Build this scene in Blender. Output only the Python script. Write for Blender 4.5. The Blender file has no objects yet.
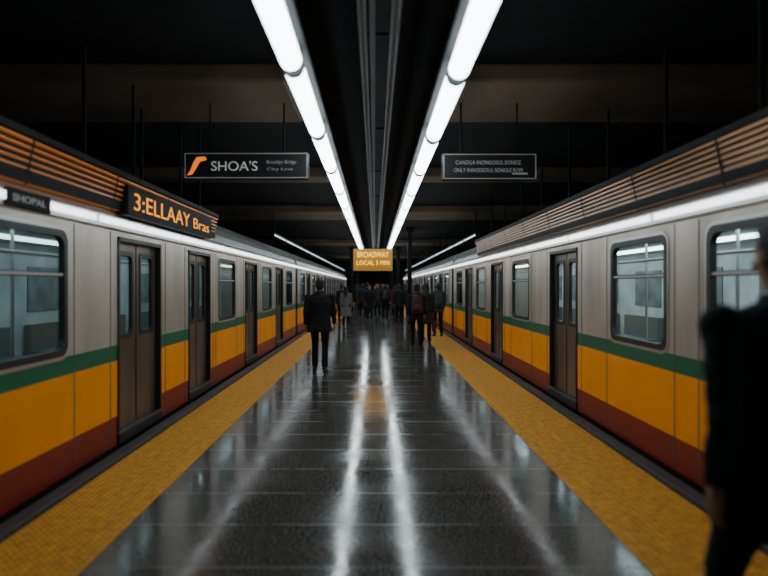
import bpy, bmesh, math, random
from mathutils import Vector, Matrix, noise
random.seed(4)
C = bpy.context.scene.collection
CAMH = 1.65

# ------------------------------------------------------------------ materials
MATS = {}
def mat(name, col, rough=0.5, metal=0.0, emis=None, estr=0.0, var=0.0, vscale=8.0, bump=0.0, bscale=60.0, spec=None, stretch=(1,1,1)):
    if name in MATS: return MATS[name]
    m = bpy.data.materials.new(name); m.use_nodes = True
    nt = m.node_tree; b = nt.nodes['Principled BSDF']
    b.inputs['Base Color'].default_value = (*col, 1)
    b.inputs['Roughness'].default_value = rough
    b.inputs['Metallic'].default_value = metal
    if spec is not None: b.inputs['Specular IOR Level'].default_value = spec
    if emis:
        b.inputs['Emission Color'].default_value = (*emis, 1)
        b.inputs['Emission Strength'].default_value = estr
    if var > 0 or bump > 0:
        tc = nt.nodes.new('ShaderNodeTexCoord'); mp = nt.nodes.new('ShaderNodeMapping')
        mp.inputs['Scale'].default_value = stretch
        nt.links.new(tc.outputs['Object'], mp.inputs['Vector'])
    if var > 0:
        n = nt.nodes.new('ShaderNodeTexNoise'); n.inputs['Scale'].default_value = vscale; n.inputs['Detail'].default_value = 5
        nt.links.new(mp.outputs[0], n.inputs['Vector'])
        r = nt.nodes.new('ShaderNodeValToRGB')
        r.color_ramp.elements[0].position = .3; r.color_ramp.elements[1].position = .7
        r.color_ramp.elements[0].color = (*[c*(1-var) for c in col], 1)
        r.color_ramp.elements[1].color = (*[min(1, c*(1+var)) for c in col], 1)
        nt.links.new(n.outputs['Fac'], r.inputs['Fac']); nt.links.new(r.outputs['Color'], b.inputs['Base Color'])
    if bump > 0:
        n2 = nt.nodes.new('ShaderNodeTexNoise'); n2.inputs['Scale'].default_value = bscale
        nt.links.new(mp.outputs[0], n2.inputs['Vector'])
        bp = nt.nodes.new('ShaderNodeBump'); bp.inputs['Strength'].default_value = bump; bp.inputs['Distance'].default_value = .01
        nt.links.new(n2.outputs['Fac'], bp.inputs['Height']); nt.links.new(bp.outputs[0], b.inputs['Normal'])
    MATS[name] = m
    return m

def mat_floor():
    m = bpy.data.materials.new('granite_floor'); m.use_nodes = True
    nt = m.node_tree; N = nt.nodes; L = nt.links; b = N['Principled BSDF']
    tc = N.new('ShaderNodeTexCoord')
    n = N.new('ShaderNodeTexNoise'); n.inputs['Scale'].default_value = 70; n.inputs['Detail'].default_value = 4; L.new(tc.outputs['Object'], n.inputs['Vector'])
    r = N.new('ShaderNodeValToRGB'); e = r.color_ramp.elements
    e[0].position = .45; e[0].color = (.012, .012, .012, 1); e[1].position = .68; e[1].color = (.24, .22, .20, 1)
    L.new(n.outputs['Fac'], r.inputs['Fac'])
    sx = N.new('ShaderNodeSeparateXYZ'); L.new(tc.outputs['Object'], sx.inputs[0])
    def joint(sock, sp, off, w):
        a = N.new('ShaderNodeMath'); a.operation = 'ADD'; a.inputs[1].default_value = off; L.new(sock, a.inputs[0])
        d = N.new('ShaderNodeMath'); d.operation = 'DIVIDE'; d.inputs[1].default_value = sp; L.new(a.outputs[0], d.inputs[0])
        f = N.new('ShaderNodeMath'); f.operation = 'FRACT'; L.new(d.outputs[0], f.inputs[0])
        c = N.new('ShaderNodeMath'); c.operation = 'LESS_THAN'; c.inputs[1].default_value = w/sp; L.new(f.outputs[0], c.inputs[0])
        return c.outputs[0]
    j1 = joint(sx.outputs['Y'], .63, 100*.63-4.14, .011)
    mix = N.new('ShaderNodeMix'); mix.data_type = 'RGBA'
    L.new(j1, mix.inputs[0]); L.new(r.outputs['Color'], mix.inputs[6]); mix.inputs[7].default_value = (.13, .12, .11, 1)
    L.new(mix.outputs[2], b.inputs['Base Color'])
    n3 = N.new('ShaderNodeTexNoise'); n3.inputs['Scale'].default_value = 1.6; n3.inputs['Detail'].default_value = 6; L.new(tc.outputs['Object'], n3.inputs['Vector'])
    mr = N.new('ShaderNodeMapRange'); mr.inputs[1].default_value = .3; mr.inputs[2].default_value = .7; mr.inputs[3].default_value = .08; mr.inputs[4].default_value = .19
    L.new(n3.outputs['Fac'], mr.inputs[0])
    mj = N.new('ShaderNodeMath'); mj.operation = 'ADD'; mk = N.new('ShaderNodeMath'); mk.operation = 'MULTIPLY'; mk.inputs[1].default_value = .15
    L.new(j1, mk.inputs[0]); L.new(mk.outputs[0], mj.inputs[0]); L.new(mr.outputs[0], mj.inputs[1]); L.new(mj.outputs[0], b.inputs['Roughness'])
    n4 = N.new('ShaderNodeTexNoise'); n4.inputs['Scale'].default_value = 4.5; n4.inputs['Detail'].default_value = 3; L.new(tc.outputs['Object'], n4.inputs['Vector'])
    bp = N.new('ShaderNodeBump'); bp.inputs['Strength'].default_value = .075; bp.inputs['Distance'].default_value = .02
    L.new(n4.outputs['Fac'], bp.inputs['Height']); L.new(bp.outputs[0], b.inputs['Normal'])
    b.inputs['Specular IOR Level'].default_value = .55
    return m

def mat_glass(name, tint):
    m = bpy.data.materials.new(name); m.use_nodes = True
    nt = m.node_tree; N = nt.nodes; L = nt.links
    N.remove(N['Principled BSDF'])
    t = N.new('ShaderNodeBsdfTransparent'); t.inputs[0].default_value = (*tint, 1)
    g = N.new('ShaderNodeBsdfGlossy'); g.inputs['Roughness'].default_value = .12; g.inputs[0].default_value = (.7, .85, .9, 1)
    lw = N.new('ShaderNodeLayerWeight'); lw.inputs['Blend'].default_value = .5
    p = N.new('ShaderNodeMath'); p.operation = 'POWER'; p.inputs[1].default_value = 5; L.new(lw.outputs['Facing'], p.inputs[0])
    q = N.new('ShaderNodeMath'); q.operation = 'MULTIPLY_ADD'; q.inputs[1].default_value = .7; q.inputs[2].default_value = .05; L.new(p.outputs[0], q.inputs[0])
    mx = N.new('ShaderNodeMixShader')
    L.new(q.outputs[0], mx.inputs[0]); L.new(t.outputs[0], mx.inputs[1]); L.new(g.outputs[0], mx.inputs[2])
    L.new(mx.outputs[0], N['Material Output'].inputs[0])
    return m

M_floor = mat_floor()
M_tact = mat('tactile_yellow', (.66, .31, .022), .55, var=.25, vscale=14, bump=.3, bscale=120)
M_kerb = mat('kerb_concrete', (.045, .045, .046), .5, var=.3, vscale=10, bump=.3)
M_black = mat('black_paint', (.005, .0055, .006), .7, var=.3, vscale=4, spec=.2)
M_ceil = mat('ceiling_dark', (.007, .0075, .0082), .8, var=.3, vscale=2, spec=.1)
M_beam = mat('ceiling_beam_panel', (.075, .052, .036), .6, var=.35, vscale=1.2, spec=.2)
M_wall = mat('tunnel_wall', (.02, .02, .02), .8, var=.4, vscale=3, bump=.4, bscale=20)
M_steel = mat('brushed_steel', (.52, .46, .39), .36, .5, var=.28, vscale=2.0, stretch=(1, 1, .25))
M_roof = mat('train_roof_silver', (.33, .33, .32), .3, .6, var=.15, vscale=2)
M_door = mat('door_steel', (.17, .125, .09), .33, .6, var=.25, vscale=3, stretch=(1, 1, .2))
M_green = mat('stripe_green', (.004, .12, .06), .35)
M_yel = mat('stripe_yellow', (.97, .31, .004), .38, var=.08, vscale=2)
M_red = mat('stripe_red', (.22, .016, .009), .4)
M_rub = mat('rubber_black', (.012, .012, .013), .5)
M_alu = mat('aluminium_trim', (.62, .61, .59), .3, .8)
M_int = mat('interior_panel', (.55, .62, .62), .5, var=.25, vscale=2)
M_blind = mat('far_window_blind', (.20, .24, .24), .4, var=.5, vscale=3)
M_seat = mat('seat_plastic', (.12, .16, .17), .4, var=.1)
M_glass = mat_glass('window_glass', (.62, .74, .75))
M_tube = mat('fluorescent_tube', (.9, .9, .9), .4, emis=(.84, .955, 1.0), estr=11)
M_tube2 = mat('edge_tube', (.9, .9, .9), .4, emis=(.70, .90, 1.0), estr=1.6)
M_strip = mat('cant_rail_highlight', (.9, .9, .9), .4, emis=(.93, .96, 1.0), estr=3.0)  # emission stands in for light reflected off the train's cant rail
M_cabinR = mat('cabin_light', (.9, .9, .9), .4, emis=(.88, .97, 1.0), estr=8.5)
M_cabinL = mat('cabin_light_dim', (.9, .9, .9), .4, emis=(.75, .95, 1.0), estr=3.4)
M_slatR = mat('slat_bronze', (.22, .10, .035), .4, .5, var=.25, vscale=3)
M_slatL = mat('slat_amber_lit', (.30, .10, .015), .4, .4, emis=(1, .28, .02), estr=.16)  # weak emission stands in for orange light caught on the slat edges
M_led = mat('led_orange', (.5, .12, .0), .5, emis=(1, .32, .006), estr=1.4)
M_ledy = mat('led_yellow', (.5, .2, .0), .5, emis=(1, .55, .06), estr=2.6)
M_led2 = mat('logo_orange', (.6, .12, .01), .5, emis=(1, .20, .008), estr=1.0)
M_txt = mat('sign_text_white', (.5, .5, .48), .5, emis=(.8, .85, .8), estr=.14)
M_txtdim = mat('sign_text_grey', (.35, .35, .33), .5, emis=(.7, .75, .7), estr=.06)
M_orpanel = mat('orange_display_panel', (.35, .17, .01), .5, emis=(1, .42, .006), estr=.20)
M_sign = mat('sign_face_dark', (.012, .013, .014), .35)

# ------------------------------------------------------------------ mesh builder
class MB:
    def __init__(s): s.v = []; s.f = []; s.m = []; s.mats = []
    def mi(s, m):
        if m not in s.mats: s.mats.append(m)
        return s.mats.index(m)
    def quad(s, pts, m):
        i = len(s.v); s.v += [tuple(p) for p in pts]; s.f.append(tuple(range(i, i+len(pts)))); s.m.append(s.mi(m))
    def box(s, x0, x1, y0, y1, z0, z1, m):
        i = len(s.v)
        s.v += [(x, y, z) for z in (z0, z1) for y in (y0, y1) for x in (x0, x1)]
        for f in ((0,2,3,1),(4,5,7,6),(0,1,5,4),(2,6,7,3),(0,4,6,2),(1,3,7,5)):
            s.f.append(tuple(i+k for k in f)); s.m.append(s.mi(m))
    def cyl(s, p0, p1, r, m, n=12, r2=None):
        p0 = Vector(p0); p1 = Vector(p1); t = (p1-p0).normalized()
        ref = Vector((0, 0, 1)) if abs(t.z) < .9 else Vector((1, 0, 0))
        u = t.cross(ref).normalized(); w = t.cross(u); i = len(s.v); r2 = r if r2 is None else r2
        for p, rr in ((p0, r), (p1, r2)):
            for k in range(n):
                a = 2*math.pi*k/n; s.v.append(tuple(p+u*math.cos(a)*rr+w*math.sin(a)*rr))
        for k in range(n):
            s.f.append((i+k, i+(k+1) % n, i+n+(k+1) % n, i+n+k)); s.m.append(s.mi(m))
        s.f.append(tuple(i+k for k in range(n))); s.m.append(s.mi(m))
        s.f.append(tuple(i+n+k for k in reversed(range(n)))); s.m.append(s.mi(m))
    def obj(s, name, parent=None, bevel=0, smooth=False):
        me = bpy.data.meshes.new(name); me.from_pydata(s.v, [], s.f)
        for m in s.mats: me.materials.append(m)
        me.polygons.foreach_set('material_index', s.m)
        bm = bmesh.new(); bm.from_mesh(me); bmesh.ops.recalc_face_normals(bm, faces=bm.faces[:]); bm.to_mesh(me); bm.free()
        if smooth:
            for p in me.polygons: p.use_smooth = len(p.vertices) == 4
        o = bpy.data.objects.new(name, me); C.objects.link(o)
        if parent: o.parent = parent
        if bevel:
            b = o.modifiers.new('bevel', 'BEVEL'); b.width = bevel; b.segments = 2; b.limit_method = 'ANGLE'
        return o
def empty(name, loc=(0, 0, 0)):
    o = bpy.data.objects.new(name, None); o.location = loc; o.empty_display_size = .2; C.objects.link(o); return o

def text(name, body, width, height, center, rot, m, parent, extrude=.002, bold=0.0):
    cu = bpy.data.curves.new(name, 'FONT'); cu.body = body; cu.size = 1; cu.align_x = 'CENTER'; cu.align_y = 'CENTER'; cu.offset = bold
    o = bpy.data.objects.new(name+'_tmp', cu); C.objects.link(o)
    dg = bpy.context.evaluated_depsgraph_get(); dg.update()
    me = bpy.data.meshes.new_from_object(o.evaluated_get(dg)); bpy.data.objects.remove(o)
    xs = [v.co.x for v in me.vertices]; ys = [v.co.y for v in me.vertices]
    cx = (max(xs)+min(xs))/2; cy = (max(ys)+min(ys))/2; sx = width/(max(xs)-min(xs)); sy = height/(max(ys)-min(ys))
    for v in me.vertices: v.co = Vector(((v.co.x-cx)*sx, (v.co.y-cy)*sy, 0))
    me.materials.clear(); me.materials.append(m)
    ob = bpy.data.objects.new(name, me); C.objects.link(ob); ob.location = center; ob.rotation_euler = rot; ob.parent = parent
    sm = ob.modifiers.new('solid', 'SOLIDIFY'); sm.thickness = .004
    return ob

# ------------------------------------------------------------------ room shell
Y0, Y1 = -6.0, 62.0
IN_E = {-1: 1.70, 1: 1.59}
b = MB(); b.box(-2.40, 2.40, Y0, Y1, -1.15, 0, M_floor); b.obj('floor')
for k, s in enumerate((-1, 1)):
    b = MB(); b.box(*sorted((s*2.40, s*2.53)), Y0, Y1, -1.15, .045, M_kerb); b.obj('trim_%d' % (k+1), bevel=.012)
    b = MB(); b.box(*sorted((s*2.535, s*6.2)), Y0, Y1, -1.35, -1.15, M_wall); b.obj('floor_trackbed' + ('_left' if s < 0 else '_right'))
    b = MB(); b.box(*sorted((s*6.2, s*6.4)), Y0, Y1, -1.35, 4.2, M_wall); b.obj('wall_left' if s < 0 else 'wall_right')
    # tactile paving with real domes
    b = MB(); xa, xb = sorted((s*IN_E[s], s*2.39)); b.box(xa, xb, Y0, Y1, .0, .006, M_tact)
    sp = .052; nx = int((xb-xa)/sp); mi = b.mi(M_tact)
    y = 1.6
    while y < 15:
        for i in range(nx):
            cx = xa+sp*(i+.5)+.01
            k0 = len(b.v)
            for rr, z in ((.018, .006), (.010, .013)):
                for a in range(6): b.v.append((cx+rr*math.cos(a*1.0472), y+rr*math.sin(a*1.0472), z))
            for a in range(6): b.f.append((k0+a, k0+(a+1) % 6, k0+6+(a+1) % 6, k0+6+a)); b.m.append(mi)
            b.f.append(tuple(k0+6+a for a in range(6))); b.m.append(mi)
        y += sp
    b.obj('tactile_paving')
b = MB(); b.box(-6.4, 6.4, Y0, Y1, 4.0, 4.2, M_ceil); b.obj('ceiling')
b = MB(); b.box(-6.4, 6.4, Y1, Y1+.2, -1.35, 4.2, M_wall); b.obj('wall_far')
b = MB(); b.box(-6.4, 6.4, Y0-.2, Y0, -1.35, 4.2, M_wall); b.obj('wall_near')
for s in (-1, 1):
    for (ya, yb) in ((6.3, 7.9), (11.8, 12.5), (17.4, 19.6), (30, 32), (44, 46)):
        b = MB(); b.box(*sorted((s*.95, s*6.2)), ya, yb, 3.80, 4.0, M_beam)
        b.obj('ceiling_beam', bevel=.03)
# longitudinal conduits
par = empty('ceiling_conduit')
b = MB()
for x, r in ((-.10, .035), (-.02, .02), (.16, .04)):
    b.cyl((x, Y0, 3.7), (x, Y1, 3.7), r, mat('conduit_grey', (.026, .025, .023), .5, .3))
b.obj('pipes', par, smooth=True)
b = MB()
yy = 2.
while yy < 60:
    b.box(-.15, .22, yy, yy+.04, 3.745, 3.765, M_black); b.box(-.13, -.11, yy, yy+.03, 3.75, 3.998, M_black); b.box(.19, .21, yy, yy+.03, 3.75, 3.998, M_black); yy += 3
b.obj('brackets', par)

# ------------------------------------------------------------------ main luminaires
for s in (-1, 1):
    par = empty('fluorescent_light_row', (0, 0, 0))
    x = s*.615 if s < 0 else .64
    tb = MB(); hb = MB()
    y = 4.5-1.95 if s < 0 else 4.68-1.95
    y00 = y
    while y < 56:
        ya, yb = y+.07, y+1.95-.07
        prof = [(ya, .046), (ya+.02, .068), (ya+.05, .080), (yb-.05, .080), (yb-.02, .068), (yb, .046)]
        for (a, ra), (c, rc) in zip(prof[:-1], prof[1:]):
            n = 20; i = len(tb.v)
            for yy, r in ((a, ra), (c, rc)):
                for k in range(n):
                    t = 2*math.pi*k/n; tb.v.append((x+r*math.cos(t), yy, 3.30+r*math.sin(t)))
            for k in range(n): tb.f.append((i+k, i+(k+1) % n, i+n+(k+1) % n, i+n+k)); tb.m.append(tb.mi(M_tube))
        hb.cyl((x, y-.075, 3.30), (x, y+.075, 3.30), .05, M_rub, 14)
        hb.cyl((x, y-.030, 3.30), (x, y+.030, 3.30), .082, M_rub, 18)
        hb.box(x-.015, x+.015, y-.02, y+.02, 3.33, 3.998, M_black)
        y += 1.95
    hb.box(x-.11, x+.11, y00-.1, 57, 3.40, 3.44, M_black)
    tb.obj('tubes', par, smooth=True); hb.obj('housing', par)
for s in (-1, 1):
    par = empty('track_light_row')
    tb = MB(); hb = MB(); y = 17.5
    while y < 56:
        tb.cyl((s*2.95, y+.04, 3.15), (s*2.95, y+2.3, 3.15), .020, M_tube2, 10)
        hb.box(s*2.95-.02, s*2.95+.02, y-.02, y+.02, 3.12, 3.79, M_black)
        y += 2.4
    hb.box(s*2.95-.04, s*2.95+.04, 17.4, 56, 3.18, 3.21, M_black)
    tb.obj('tubes', par, smooth=True); hb.obj('housing', par)

# ------------------------------------------------------------------ trains
XS = 2.60
LV = [(.05, .34, M_red), (.34, .90, M_yel), (.90, 1.055, M_green), (1.055, 2.20, M_steel)]
def rrect(y0, y1, z0, z1, r, n=6):
    pts = []
    for (cy, cz, a0) in ((y1-r, z1-r, 0), (y0+r, z1-r, 90), (y0+r, z0+r, 180), (y1-r, z0+r, 270)):
        for k in range(n+1):
            a = math.radians(a0+90*k/n); pts.append((cy+r*math.cos(a), cz+r*math.sin(a)))
    return pts
def ring(b, s, X, y0, y1, z0, z1, w, ro, ri, depth, m, proud=.012):
    o = rrect(y0, y1, z0, z1, ro); i_ = rrect(y0+w, y1-w, z0+w, z1-w, ri); n = len(o)
    xf = s*(X-proud); xb = s*(X+depth)
    for k in range(n):
        j = (k+1) % n
        b.quad([(xf, *o[k]), (xf, *o[j]), (xf, *i_[j]), (xf, *i_[k])], m)
        b.quad([(xf, *i_[k]), (xf, *i_[j]), (xb, *i_[j]), (xb, *i_[k])], m)
        b.quad([(xf, *o[k]), (xf, *o[j]), (s*X, *o[j]), (s*X, *o[k])], m)
def train(s, feats, ya, yb, gaps, M_cabin):
    par = empty('subway_train')
    body = MB(); fr = MB(); gl = MB(); dr = MB()
    feats = sorted(feats, key=lambda f: f[1])
    def wallspan(y0, y1, zlo=.05, zhi=2.20):
        for (a, c, m) in LV:
            lo, hi = max(a, zlo), min(c, zhi)
            if hi-lo > 1e-4: body.box(*sorted((s*XS, s*(XS+.05))), y0, y1, lo, hi, m)
    cur = ya
    for (t, y0, y1) in feats:
        if y0 > cur: wallspan(cur, y0)
        if t == 'W':
            wallspan(y0, y1, .05, 1.10); wallspan(y0, y1, 2.08, 2.20)
            ring(fr, s, XS, y0-.035, y1+.035, 1.065, 2.115, .055, .10, .10, .04, M_rub)
            ring(fr, s, XS, y0-.065, y1+.065, 1.035, 2.145, .04, .13, .10, .0, M_alu, .010)
            fr.box(*sorted((s*(XS+.005), s*(XS+.035))), y0+.02, y1-.02, 1.725, 1.765, M_rub)
            fr.box(*sorted((s*(XS-.002), s*(XS+.01))), y0+.02, y1-.02, 1.735, 1.755, M_alu)
            gl.quad([(s*(XS+.025), y0, 1.10), (s*(XS+.025), y1, 1.10), (s*(XS+.025), y1, 2.08), (s*(XS+.025), y0, 2.08)], M_glass)
        elif t == 'D':
            wallspan(y0, y1, 2.13, 2.20)
            for yy in (y0, y1-.04): dr.box(*sorted((s*(XS-.012), s*(XS+.10))), yy, yy+.04, .05, 2.15, M_rub)
            dr.box(*sorted((s*(XS-.012), s*(XS+.10))), y0, y1, 2.11, 2.15, M_rub)
            dr.box(*sorted((s*(XS-.02), s*(XS+.10))), y0, y1, .05, .17, M_rub)
            dr.box(*sorted((s*(XS-.035), s*(XS+.0))), y0-.02, y1+.02, .15, .175, mat('sill', (.12, .12, .12), .4, .6))
            mid = (y0+y1)/2
            for (l0, l1) in ((y0+.04, mid-.008), (mid+.008, y1-.04)):
                X = XS+.055; w0, w1, h0, h1 = l0+.09, l1-.09, 1.12, 2.0
                for (a0, a1, c0, c1) in ((l0, w0, .17, 2.11), (w1, l1, .17, 2.11), (w0, w1, .17, h0), (w0, w1, h1, 2.11)):
                    dr.box(*sorted((s*X, s*(X+.035))), a0, a1, c0, c1, M_door)
                ring(dr, s, X, w0-.02, w1+.02, h0-.02, h1+.02, .05, .06, .06, .03, M_rub, .008)
                gl.quad([(s*(X+.02), w0, h0), (s*(X+.02), w1, h0), (s*(X+.02), w1, h1), (s*(X+.02), w0, h1)], M_glass)
            dr.box(*sorted((s*(XS+.05), s*(XS+.085))), mid-.012, mid+.012, .17, 2.11, M_rub)
        elif t == 'G':
            body.box(*sorted((s*(XS+.15), s*(XS+.30))), y0, y1, .05, 2.5, M_rub)
            for k in range(4): body.box(*sorted((s*(XS+.10), s*(XS+.16))), y0+.04+.11*k, y0+.09+.11*k, .1, 2.4, M_rub)
        cur = y1
    wallspan(cur, yb)
    for (t, y0, y1) in feats:
        if t in 'WD':
            for yy in (y0-.16, y1+.16):
                fr.box(*sorted((s*(XS-.004), s*(XS+.01))), yy-.006, yy+.006, .06, 2.19, mat('seam', (.12, .12, .115), .5))
    prof = [(XS, 2.20), (XS-.03, 2.22), (XS-.03, 2.235), (XS-.03, 2.33), (XS-.02, 2.35), (XS+.02, 2.38), (XS+.05, 2.50), (XS+.12, 2.62), (XS+.26, 2.74), (XS+.5, 2.84), (XS+1.0, 2.92), (XS+1.45, 2.94),
            (XS+2.4, 2.84), (XS+2.8, 2.6), (XS+2.9, 2.3), (XS+2.9, .05)]
    segs = []; gy = ya
    for g in gaps: segs.append((gy, g[0])); gy = g[1]
    segs.append((gy, yb))
    for (a, c) in segs:
        for i in range(len(prof)-1):
            (x0, z0), (x1, z1) = prof[i], prof[i+1]
            m = M_roof if i > 4 else M_alu
            body.quad([(s*x0, a, z0), (s*x0, c, z0), (s*x1, c, z1), (s*x1, a, z1)], m)
        for yy in (a, c):
            body.quad([(s*x, yy, z) for x, z in prof] + [(s*XS, yy, .05)], M_steel)
        IN = MB()
        IN.box(*sorted((s*(XS+.1), s*(XS+2.85))), a+.05, c-.05, .14, .17, mat('car_floor', (.06, .06, .06), .5))
        IN.box(*sorted((s*(XS+2.80), s*(XS+2.84))), a+.05, c-.05, .17, 2.3, M_int)
        IN.box(*sorted((s*(XS+.1), s*(XS+2.85))), a+.05, c-.05, 2.28, 2.31, M_int)
        for xx in (XS+.9, XS+1.9):
            IN.box(*sorted((s*xx, s*(xx+.16))), a+.3, c-.3, 2.24, 2.28, M_cabin)
        y = a+.8
        while y+1.6 < c:
            IN.box(*sorted((s*(XS+2.78), s*(XS+2.80))), y, y+1.1, 1.25, 1.95, M_blind)
            IN.box(*sorted((s*(XS+2.30), s*(XS+2.80))), y-.1, y+1.4, .55, .64, M_seat)
            IN.box(*sorted((s*(XS+2.68), s*(XS+2.78))), y-.1, y+1.4, .64, 1.05, M_seat)
            IN.box(*sorted((s*(XS+2.35), s*(XS+2.75))), y, y+1.3, .17, .55, M_int)
            IN.cyl((s*(XS+1.0), y+.65, .17), (s*(XS+1.0), y+.65, 2.28), .018, M_alu, 8)
            y += 2.0
        IN.cyl((s*(XS+.6), a+.2, 1.95), (s*(XS+.6), c-.2, 1.95), .016, M_alu, 8)
        IN.obj('interior', par)
    st = MB(); y = 3.2
    while y < yb-2:
        L = 2.3
        st.box(*sorted((s*(XS-.045), s*(XS-.03))), y, y+L, 2.255, 2.31, M_strip)  # glowing strip painted as the rail's bright reflection, no lamp
        y += L+.10
    st.obj('rail_highlights', par)
    body.box(*sorted((s*(XS+.02), s*(XS+2.7))), ya, yb, -.35, .05, M_black)
    uf = MB(); y = ya+1.2
    while y < yb-2:
        for xx in (XS+.55, XS+2.1):
            uf.cyl((s*xx, y, -.72), (s*(xx+.12), y, -.72), .42, M_black, 20)
            uf.cyl((s*xx, y+1.9, -.72), (s*(xx+.12), y+1.9, -.72), .42, M_black, 20)
        uf.box(*sorted((s*(XS+.4), s*(XS+.52))), y-.5, y+2.4, -.85, -.4, M_black)
        y += 9
    uf.obj('wheels', par)
    rl = MB()
    for xx in (XS+.61, XS+2.16): rl.box(*sorted((s*(xx-.04), s*(xx+.04))), ya, yb, -1.15, -1.13, M_alu)
    rl.obj('rails', par)
    body.obj('body', par); fr.obj('window_frames', par); gl.obj('glazing', par); dr.obj('doors', par)
    return par

fL = [('D', -2.2, -.9), ('W', 0.2, 1.5), ('W', 3.5, 5.02), ('D', 6.05, 7.27), ('D', 8.35, 9.45), ('W', 9.95, 11.1), ('D', 12.0, 13.2), ('W', 13.8, 15.0), ('D', 15.7, 16.9), ('W', 17.5, 18.7), ('G', 19.6, 20.1)]
fR = [('D', -2.2, -.9), ('W', .3, 1.6), ('W', 3.2, 4.65), ('W', 5.36, 6.56), ('D', 7.7, 8.9), ('W', 10.1, 11.3), ('D', 12.2, 13.4), ('W', 14.1, 15.3), ('D', 16.0, 17.2), ('W', 17.8, 19.0), ('G', 19.8, 20.3)]
for F in (fL, fR):
    y = F[-1][2]+.8
    while y < 50:
        for t, d in (('W', 1.2), ('D', 1.2)): F.append((t, y, y+d)); y += d+.7
train(-1, fL, -5.5, 54, [(19.6, 20.1)], M_cabinL)
train(1, fR, -5.5, 54, [(19.8, 20.3)], M_cabinR)

# ------------------------------------------------------------------ louvre fascias
def louvre(s, ya, yb, m, n, th):
    par = empty('louver_fascia')
    b = MB(); x0, z0, x1, z1 = XS+.0, 2.39, XS-.07, 2.74
    bk = MB()
    bk.quad([(s*(x0+.03), ya, z0), (s*(x0+.03), yb, z0), (s*(x1+.03), yb, z1), (s*(x1+.03), ya, z1)], M_black)
    bk.box(*sorted((s*(x1-.03), s*(x1+.6))), ya, yb, z1, z1+.05, M_black)
    bk.box(*sorted((s*(x1+.03), s*(x1+.08))), ya, yb, z0+.02, z1, M_black)
    for i in range(n):
        t = (i+.5)/n; x = x0+(x1-x0)*t; z = z0+(z1-z0)*t
        b.box(*sorted((s*(x-.02), s*(x+.03))), ya, yb, z-th/2, z+th/2, m)
    y = ya+.7
    while y < yb:
        bk.quad([(s*(x0-.025), y, z0), (s*(x0-.025), y+.03, z0), (s*(x1-.025), y+.03, z1), (s*(x1-.025), y, z1)], M_black)
        bk.box(*sorted((s*(x1+.3), s*(x1+.33))), y, y+.03, z1+.05, 3.998, M_ceil)
        y += 1.45
    b.obj('slats', par); bk.obj('frame', par)
louvre(-1, -5, 9.6, M_slatL, 7, .012)
louvre(1, -5, 15, M_slatR, 8, .024)

# ------------------------------------------------------------------ signs
def hang_sign(name, x0, x1, y, z0, z1, face, hx=None):
    par = empty(name)
    b = MB(); b.box(x0, x1, y, y+.10, z0, z1, M_black)
    b.obj('housing', par, bevel=.01)
    f = MB(); f.box(x0+.02, x1-.02, y-.006, y+.002, z0+.02, z1-.02, face)
    t = .008
    for (a, c, d, e) in ((x0+.01, x1-.01, z0+.01, z0+.01+t), (x0+.01, x1-.01, z1-.01-t, z1-.01), (x0+.01, x0+.01+t, z0+.01, z1-.01), (x1-.01-t, x1-.01, z0+.01, z1-.01)):
        f.box(a, c, y-.010, y, d, e, M_txtdim)
    f.obj('face', par)
    h = MB()
    for xx in (x0+.2*(x1-x0), x1-.2*(x1-x0)): h.cyl((xx, y+.05, z1-.01), (xx, y+.05, 3.81), .012, M_ceil, 8)
    h.obj('hangers', par)
    return par
R90 = math.radians(90)
p = hang_sign('station_name_sign', -2.23, -.78, 7.0, 2.90, 3.21, M_sign)
text('station_name', "SHOA'S", .54, .115, (-1.64, 6.985, 3.05), (R90, 0, 0), M_txt, p, bold=.004)
text('station_subtext', "Brooklyn Bridge", .34, .05, (-1.09, 6.985, 3.09), (R90, 0, 0), M_txtdim, p)
text('station_subtext_2', "City Line", .30, .04, (-1.11, 6.985, 3.01), (R90, 0, 0), M_txtdim, p)
lg = MB()
curve = [(-2.19, 2.94), (-2.13, 2.95), (-2.08, 3.03), (-2.04, 3.10), (-1.96, 3.12), (-1.98, 3.16), (-2.08, 3.15), (-2.12, 3.08), (-2.15, 3.00)]
lg.quad([(x, 6.985, z) for x, z in curve], M_led2); lg.obj('arrow_logo', p)
p = hang_sign('direction_sign', .79, 1.89, 7.0, 2.89, 3.20, M_sign)
text('line_1', "CANDGA INONGOSUL EONDZ", .76, .045, (1.32, 6.985, 3.09), (R90, 0, 0), M_txtdim, p)
text('line_2', "ONLY INNODSTIUL SONGLE ROM", .80, .045, (1.32, 6.985, 3.0), (R90, 0, 0), M_txtdim, p)
lg = MB(); lg.box(1.60, 1.78, 6.985, 6.99, 2.95, 2.97, M_txtdim); lg.obj('underline', p)

p = hang_sign('departure_display', -.80, .65, 22.0, 2.20, 3.02, M_orpanel)
text('display_line_1', "BROADWAY", 1.15, .20, (-.07, 21.98, 2.80), (R90, 0, 0), M_ledy, p, bold=-.005)
text('display_line_2', "LOCAL 3 MIN", 1.2, .16, (-.07, 21.98, 2.50), (R90, 0, 0), M_ledy, p, bold=-.005)

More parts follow.
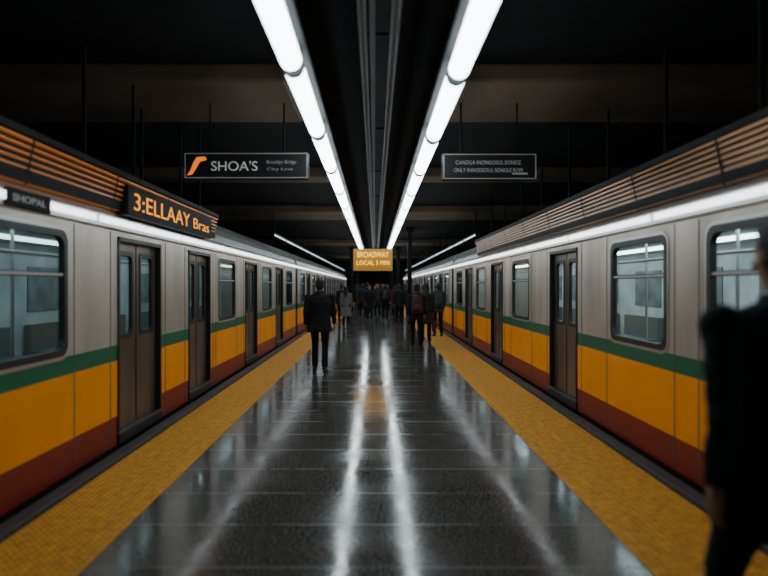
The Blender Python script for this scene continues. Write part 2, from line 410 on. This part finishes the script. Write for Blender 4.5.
p = empty('led_destination_sign')
b = MB(); b.box(-2.62, -2.49, 6.05, 9.15, 2.37, 2.68, M_black); b.obj('housing', p, bevel=.01)
text('destination_text', "3:ELLAAY", 1.85, .175, (-2.485, 7.12, 2.525), (R90, 0, R90), M_led, p, bold=-.006)
text('destination_text_2', "Bras", .75, .14, (-2.485, 8.60, 2.515), (R90, 0, R90), M_led, p, bold=-.006)
h = MB()
for yy in (6.4, 8.8): h.box(-2.60, -2.57, yy, yy+.03, 2.67, 3.998, M_ceil)
h.obj('hangers', p)
p = empty('car_number_plate')
b = MB(); b.box(-2.66, -2.55, 4.15, 4.72, 2.215, 2.345, M_black); b.obj('plate', p, bevel=.006)
text('number_text', "SHOPAL", .42, .05, (-2.546, 4.43, 2.28), (R90, 0, R90), M_txtdim, p)

for (x, y) in ((1.4, 24.2), (1.4, 36), (-1.4, 36), (-1.4, 48), (1.4, 48)):
    b = MB(); b.box(x-.09, x+.09, y-.09, y+.09, 0, 4.0, M_black); b.box(x-.15, x+.15, y-.15, y+.15, 0, .12, M_kerb); b.box(x-.17, x+.17, y-.17, y+.17, 3.8, 4.0, M_black)
    b.obj('platform_column', bevel=.01)

# ------------------------------------------------------------------ people
def ellipsoid(V, F, c, r, nu=14, nv=10):
    i = len(V); c = Vector(c)
    V.append(tuple(c+Vector((0, 0, -r[2]))))
    for a in range(1, nv):
        ph = -math.pi/2+math.pi*a/nv
        for k in range(nu):
            t = 2*math.pi*k/nu
            V.append((c.x+r[0]*math.cos(ph)*math.cos(t), c.y+r[1]*math.cos(ph)*math.sin(t), c.z+r[2]*math.sin(ph)))
    V.append(tuple(c+Vector((0, 0, r[2])))); top = len(V)-1
    for k in range(nu):
        F.append((i, i+1+(k+1) % nu, i+1+k))
        F.append((top, top-nu+k, top-nu+(k+1) % nu))
    for a in range(nv-2):
        for k in range(nu):
            p = i+1+a*nu; F.append((p+k, p+(k+1) % nu, p+nu+(k+1) % nu, p+nu+k))
def limb(V, F, pts, rads, n=14, minz=None, ref=None):
    pts = [Vector(p) for p in pts]; i = len(V)
    for j, p in enumerate(pts):
        t = (pts[min(j+1, len(pts)-1)]-pts[max(j-1, 0)]).normalized()
        rf = Vector(ref) if ref else (Vector((1, 0, 0)) if abs(t.x) < .9 else Vector((0, 1, 0)))
        u = (rf-t*rf.dot(t)).normalized(); w = t.cross(u)
        r = rads[j]; ru, rv = (r, r) if not isinstance(r, tuple) else r
        for k in range(n):
            a = 2*math.pi*k/n; q = p+u*ru*math.cos(a)+w*rv*math.sin(a)
            if minz is not None and q.z < minz: q.z = minz
            V.append(tuple(q))
    for j in range(len(pts)-1):
        for k in range(n):
            a = i+j*n; F.append((a+k, a+(k+1) % n, a+n+(k+1) % n, a+n+k))
    F.append(tuple(i+k for k in reversed(range(n)))); e = i+(len(pts)-1)*n; F.append(tuple(e+k for k in range(n)))
def remesh(V, F, vox, smooth=3, wr=0.0, seed=0):
    me = bpy.data.meshes.new('tmp'); me.from_pydata(V, [], F)
    o = bpy.data.objects.new('tmp', me); C.objects.link(o)
    m = o.modifiers.new('r', 'REMESH'); m.mode = 'VOXEL'; m.voxel_size = vox
    if smooth:
        q = o.modifiers.new('s', 'SMOOTH'); q.iterations = smooth; q.factor = .5
    dg = bpy.context.evaluated_depsgraph_get(); dg.update()
    r = bpy.data.meshes.new_from_object(o.evaluated_get(dg)); bpy.data.objects.remove(o); bpy.data.meshes.remove(me)
    if wr:
        for v, nn in zip(r.vertices, [v.normal.copy() for v in r.vertices]):
            c = v.co+Vector((seed*3.1, 0, 0)); d = noise.noise(Vector((c.x*9, c.y*9, c.z*16)))*wr+noise.noise(Vector((c.x*22, c.y*22, c.z*34)))*wr*.4
            v.co += nn*d
    return r
SKIN = mat('skin', (.28, .15, .095), .5)
SHOE = mat('shoe_black', (.012, .011, .010), .35)
EYE = mat('eye_white', (.6, .6, .58), .3); PUP = mat('pupil', (.01, .01, .01), .2)
LIP = mat('lips', (.26, .10, .08), .5)
def person(name, x, y, h=1.75, face=0.0, stride=.16, swing=14, jacket=(.012, .013, .016), pants=(.012, .012, .014), hair=(.012, .009, .007),
           coat=.80, longhair=False, backpack=None, bag=None, turn=0, vox=.014, wide=1.0, elbow=18, sw2=None, out=.10):
    MJ = mat('cloth_%s_%d' % (name, len(MATS)), jacket, .85, bump=.3, bscale=150, spec=.2)
    MP = mat('cloth_%s_%d' % (name, len(MATS)), pants, .85, bump=.3, bscale=150, spec=.2)
    MH = mat('hair_%s_%d' % (name, len(MATS)), hair, .6, bump=.6, bscale=90, stretch=(4, 4, .6))
    seed = len(MATS)
    hz = .93; th, sh = .44, .42
    reach = math.sqrt((th+sh-.012)**2-stride**2); hz = min(.93, .085+reach)
    dz = hz-.93
    legs = []
    for sd, yy in ((-1, stride), (1, -stride*.9)):
        H = Vector((sd*.095, 0, hz)); A = Vector((sd*.10, yy, .085))
        d = (A-H); L = d.length; L = min(L, th+sh-.004); a = math.acos((th*th+L*L-sh*sh)/(2*th*L))
        dn = d.normalized(); fwd = Vector((0, 1, 0)); fwd = (fwd-dn*fwd.dot(dn)).normalized()
        K = H+dn*th*math.cos(a)+fwd*th*math.sin(a); legs.append((H, K, A))
    parts = []
    V, F = [], []
    for H, K, A in legs:
        m1 = H.lerp(K, .45); m2 = K.lerp(A, .35); hem = K.lerp(A, .93)
        limb(V, F, [H+Vector((0, 0, .06)), H, m1, K, m2, hem], [(.10, .11), (.098, .112), (.080, .088), (.060, .066), (.060, .066), (.056, .066)])
        ellipsoid(V, F, K, (.062, .066, .07))
    limb(V, F, [(0, 0, hz-.07), (0, -.01, hz), (0, 0, hz+.10)], [(.13, .10), (.175, .125), (.16, .11)], 18)
    parts.append((remesh(V, F, vox, 3, .010, seed), MP))
    V, F = [], []
    zt = lambda z: z+dz
    lo = coat
    pts = []; rr = []
    flare = max(0, .86-lo)*.14
    for z, rx, ry, oy in ((lo, .19+flare, .135+flare, -.005), (lo+.04, .19+flare*.9, .135+flare*.9, -.005), (1.0, .178, .125, 0), (1.10, .172, .122, .005), (1.22, .188, .130, .005), (1.32, .20, .130, 0), (1.40, .195, .110, -.005), (1.445, .14, .085, -.01), (1.48, .075, .07, -.01), (1.51, .064, .066, -.008)):
        pts.append((0, oy, zt(z))); rr.append((rx*wide, ry*wide))
    limb(V, F, pts, rr, 22)
    hands = []
    for sd, sw in ((-1, -swing), (1, swing if sw2 is None else sw2)):
        S = Vector((sd*.185*wide, -.005, zt(1.405))); a = math.radians(sw)
        d1 = Vector((sd*out, math.sin(a), -math.cos(a))).normalized(); E = S+d1*.285
        a2 = a+math.radians(elbow); d2 = Vector((sd*.02, math.sin(a2), -math.cos(a2))).normalized(); W = E+d2*.235
        ellipsoid(V, F, S, (.068, .072, .068))
        limb(V, F, [S-d1*.02, S.lerp(E, .4), E, E.lerp(W, .4), W], [.064, .058, .050, .047, .038]); ellipsoid(V, F, E, (.052, .052, .052))
        hands.append((sd, W, d2))
    parts.append((remesh(V, F, vox, 3, .012, seed+5), MJ))
    V, F = [], []
    Z = 1.635+dz
    tr = math.radians(turn); RT = Matrix.Rotation(tr, 4, 'Z')
    i0 = len(V)
    limb(V, F, [(0, -.012, zt(1.44)), (0, -.004, zt(1.50)), (0, .0, zt(1.57))], [.060, .054, .056])
    limb(V, F, [(0, .045, Z-.118), (0, .035, Z-.10), (0, .022, Z-.06), (0, .008, Z-.01), (0, .0, Z+.04), (0, -.004, Z+.08), (0, -.006, Z+.105), (0, -.006, Z+.113)],
         [(.022, .028), (.042, .050), (.060, .078), (.071, .092), (.075, .098), (.064, .085), (.035, .05), (.01, .015)], 20)
    limb(V, F, [(0, .096, Z+.012), (0, .106, Z-.01), (0, .116, Z-.032), (0, .098, Z-.042)], [.007, .010, .015, .010], 10)
    ellipsoid(V, F, (0, .092, Z+.022), (.052, .014, .010)); ellipsoid(V, F, (0, .086, Z-.100), (.022, .018, .014))
    for sd in (-1, 1):
        ellipsoid(V, F, (sd*.077, -.004, Z-.012), (.009, .018, .030)); ellipsoid(V, F, (sd*.042, .072, Z-.030), (.022, .018, .018))
    for k in range(i0, len(V)): V[k] = tuple(RT @ Vector(V[k]))
    for sd, W, d in hands:
        nrm = Vector((-sd, 0, 0)); nrm = (nrm-d*nrm.dot(d)).normalized(); wv = d.cross(nrm).normalized()
        if wv.y < 0: wv = -wv
        Pc = W+d*.05
        limb(V, F, [W-d*.03, W, W+d*.02, Pc, W+d*.092], [(.024, .026), (.021, .026), (.020, .034), (.017, .042), (.013, .040)], 14, ref=nrm)
        for fi, (o, ln) in enumerate(((.030, .072), (.010, .080), (-.010, .074), (-.029, .058))):
            p0 = W+d*.083+wv*o; c1 = (d+nrm*.25).normalized(); c2 = (d+nrm*.75).normalized(); c3 = (d+nrm*1.4).normalized()
            p1 = p0+c1*ln*.45; p2 = p1+c2*ln*.32; p3 = p2+c3*ln*.25
            limb(V, F, [p0, p1, p2, p3], [.0095, .009, .008, .0065], 10); ellipsoid(V, F, p3, (.0066,)*3, 8, 6)
        t0 = W+d*.028+wv*.026; t1 = t0+(d*.7+wv*.75+nrm*.2).normalized()*.040; t2 = t1+(d*1+wv*.25+nrm*.35).normalized()*.032
        limb(V, F, [t0, t1, t2], [.014, .011, .008], 10); ellipsoid(V, F, t2, (.008,)*3, 8, 6)
    parts.append((remesh(V, F, .0055, 2), SKIN))
    for sd in (-1, 1):
        V, F = [], []; ellipsoid(V, F, (sd*.030, .081, Z+.002), (.013, .012, .009), 12, 8); V = [tuple(RT @ Vector(q)) for q in V]
        me = bpy.data.meshes.new('e'); me.from_pydata(V, [], F); parts.append((me, EYE))
        V, F = [], []; ellipsoid(V, F, (sd*.030, .0905, Z+.002), (.0055, .003, .0055), 10, 6); V = [tuple(RT @ Vector(q)) for q in V]
        me = bpy.data.meshes.new('e'); me.from_pydata(V, [], F); parts.append((me, PUP))
    V, F = [], []; ellipsoid(V, F, (0, .094, Z-.064), (.024, .009, .005), 12, 6); ellipsoid(V, F, (0, .093, Z-.073), (.020, .009, .006), 12, 6)
    V = [tuple(RT @ Vector(q)) for q in V]; me = bpy.data.meshes.new('l'); me.from_pydata(V, [], F); parts.append((me, LIP))
    V, F = [], []
    ellipsoid(V, F, (0, -.018, Z+.040), (.083, .098, .083), 20, 14)
    ellipsoid(V, F, (0, -.038, Z-.015), (.081, .074, .092), 18, 12)
    ellipsoid(V, F, (0, .052, Z+.078), (.058, .045, .032), 14, 10)
    if longhair:
        limb(V, F, [(0, -.045, Z+.02), (0, -.062, Z-.07), (0, -.095, Z-.16), (0, -.12, Z-.27), (0, -.125, Z-.33)], [(.08, .06), (.088, .05), (.095, .040), (.085, .035), (.05, .02)], 18)
        for sd in (-1, 1): limb(V, F, [(sd*.068, .01, Z+.03), (sd*.083, .0, Z-.05), (sd*.09, -.02, Z-.14)], [.022, .026, .02])
    V = [tuple(RT @ Vector(q)) for q in V]
    parts.append((remesh(V, F, .007, 2, .004, seed), MH))
    V, F = [], []
    for H, K, A in legs:
        ax, ay = A.x, A.y; o = .012*(1 if ax > 0 else -1)
        limb(V, F, [(ax, ay-.075, .035), (ax, ay-.055, .04), (ax, ay, .045), (ax+o, ay+.07, .035), (ax+o*1.5, ay+.135, .028), (ax+o*1.5, ay+.175, .022)],
             [(.026, .034), (.036, .045), (.038, .052), (.046, .044), (.046, .032), (.024, .020)], 16, minz=0.0)
        limb(V, F, [(ax, ay-.012, .04), (ax, ay-.012, .13)], [.042, .044])
    V = [(a, c, max(0, z)) for a, c, z in V]
    parts.append((remesh(V, F, .008, 1), SHOE))
    if backpack:
        MBp = mat('backpack_%d' % len(MATS), backpack, .8, bump=.3, bscale=120)
        V, F = [], []
        limb(V, F, [(0, -.19, zt(.98)), (0, -.20, zt(1.0)), (0, -.21, zt(1.1)), (0, -.20, zt(1.28)), (0, -.18, zt(1.40)), (0, -.16, zt(1.44))], [(.11, .06), (.14, .085), (.15, .10), (.145, .09), (.11, .07), (.05, .03)], 20)
        limb(V, F, [(0, -.28, zt(1.02)), (0, -.30, zt(1.1)), (0, -.28, zt(1.2))], [(.08, .03), (.10, .045), (.08, .03)], 16)
        for sd in (-1, 1):
            limb(V, F, [(sd*.09, -.15, zt(1.42)), (sd*.10, -.06, zt(1.485)), (sd*.105, .05, zt(1.46)), (sd*.11, .135, zt(1.33)), (sd*.14, .11, zt(1.15)), (sd*.17, -.02, zt(1.08)), (sd*.12, -.15, zt(1.06))], [.020]*7, 8)
        parts.append((remesh(V, F, .010, 2, .005, seed), MBp))
    if bag:
        MBg = mat('handbag_%d' % len(MATS), bag, .6)
        sd, W, d = hands[1]; g = W+d*.13
        V, F = [], []
        limb(V, F, [(g.x, g.y, g.z-.42), (g.x, g.y, g.z-.40), (g.x, g.y, g.z-.25), (g.x, g.y, g.z-.14), (g.x, g.y, g.z-.13)], [(.04, .12), (.055, .15), (.05, .15), (.035, .13), (.02, .12)], 18)
        limb(V, F, [(g.x, g.y-.09, g.z-.15), (g.x, g.y-.06, g.z-.04), (g.x, g.y, g.z+.01), (g.x, g.y+.06, g.z-.04), (g.x, g.y+.09, g.z-.15)], [.009]*5, 8, ref=(1, 0, 0))
        parts.append((remesh(V, F, .007, 1), MBg))
    bm = bmesh.new(); mats = []
    for me, m in parts:
        if m not in mats: mats.append(m)
        n0 = len(bm.faces); bm.from_mesh(me); bm.faces.ensure_lookup_table()
        for f in bm.faces[n0:]: f.material_index = mats.index(m); f.smooth = True
        bpy.data.meshes.remove(me)
    me = bpy.data.meshes.new(name); bm.to_mesh(me); bm.free()
    for m in mats: me.materials.append(m)
    zmin = min(v.co.z for v in me.vertices)
    for v in me.vertices: v.co.z -= zmin
    o = bpy.data.objects.new(name, me); C.objects.link(o)
    sc = h/1.75; o.scale = (sc,)*3; o.location = (x, y, 0.013 if abs(x) > 1.6 and abs(x) < 2.4 else 0.0); o.rotation_euler = (0, 0, math.radians(face))
    return o

person('man', -1.05, 11.4, 1.80, 0, .10, 6, wide=1.14, vox=.012, coat=.76, out=.16)
person('man', 1.47, 2.15, 1.91, 2, .20, 12, wide=1.18, vox=.011, coat=.74, jacket=(.014, .024, .028), pants=(.010, .012, .014))
person('woman', -1.14, 23.5, 1.64, 0, .08, 6, jacket=(.16, .17, .16), pants=(.02, .02, .025), coat=.50, longhair=True)
person('man', -1.45, 26, 1.74, 5, .14, 10, jacket=(.02, .02, .02))
person('man', -.62, 30, 1.76, 0, .12, 10, jacket=(.02, .022, .03))
person('woman', -.25, 28, 1.70, 180, .14, 10, jacket=(.015, .015, .015), coat=.6, longhair=True)
person('man', .12, 31, 1.80, 180, .14, 12, jacket=(.03, .03, .03))
person('man', .50, 29, 1.72, 0, .12, 10, jacket=(.012, .015, .02), backpack=(.02, .02, .03))
person('woman', 1.05, 32, 1.66, 0, .10, 8, jacket=(.10, .03, .02), coat=.55, longhair=True)
person('man', 1.40, 28, 1.76, 0, .14, 10, jacket=(.02, .02, .018))
person('man', 1.08, 15.6, 1.72, 0, .12, 8, jacket=(.015, .016, .018), backpack=(.05, .012, .01))
person('woman', 1.42, 16.8, 1.74, -6, .10, 8, jacket=(.03, .028, .026), coat=.6, longhair=True, bag=(.12, .03, .02))
person('man', 2.05, 19.5, 1.74, 10, .06, 6, jacket=(.05, .05, .048), backpack=(.02, .03, .04))
person('man', -.95, 38, 1.75, 0, .1, 8, jacket=(.04, .04, .04))
person('man', .8, 38, 1.75, 180, .1, 8, jacket=(.02, .02, .04))
person('woman', .0, 40, 1.68, 180, .1, 8, jacket=(.06, .05, .04), coat=.6)
person('man', -.45, 34, 1.84, 0, .1, 8, jacket=(.015, .015, .015))
person('woman', .35, 35, 1.72, 0, .1, 8, jacket=(.05, .02, .02), coat=.6, longhair=True)
person('man', 1.0, 25, 1.73, 0, .1, 8, jacket=(.02, .02, .02))
person('man', -1.3, 42, 1.78, 0, .1, 8, jacket=(.02, .02, .02))
person('woman', 1.75, 25.5, 1.68, -5, .1, 8, jacket=(.06, .05, .04), coat=.55, longhair=True)
person('man', .55, 43, 1.8, 180, .1, 8, jacket=(.02, .02, .02))

# ------------------------------------------------------------------ world & camera
w = bpy.data.worlds.new('world'); bpy.context.scene.world = w; w.use_nodes = True
w.node_tree.nodes['Background'].inputs[0].default_value = (.02, .03, .035, 1); w.node_tree.nodes['Background'].inputs[1].default_value = .3
cam = bpy.data.cameras.new('camera'); co = bpy.data.objects.new('camera', cam); C.objects.link(co)
co.location = (0, 0, CAMH); co.rotation_euler = (R90, 0, 0)
cam.lens = 28.1; cam.sensor_width = 36; cam.shift_x = 9/768; cam.shift_y = -2/768; cam.clip_end = 200
cam.dof.use_dof = True; cam.dof.focus_distance = 10.5; cam.dof.aperture_fstop = .7
bpy.context.scene.camera = co
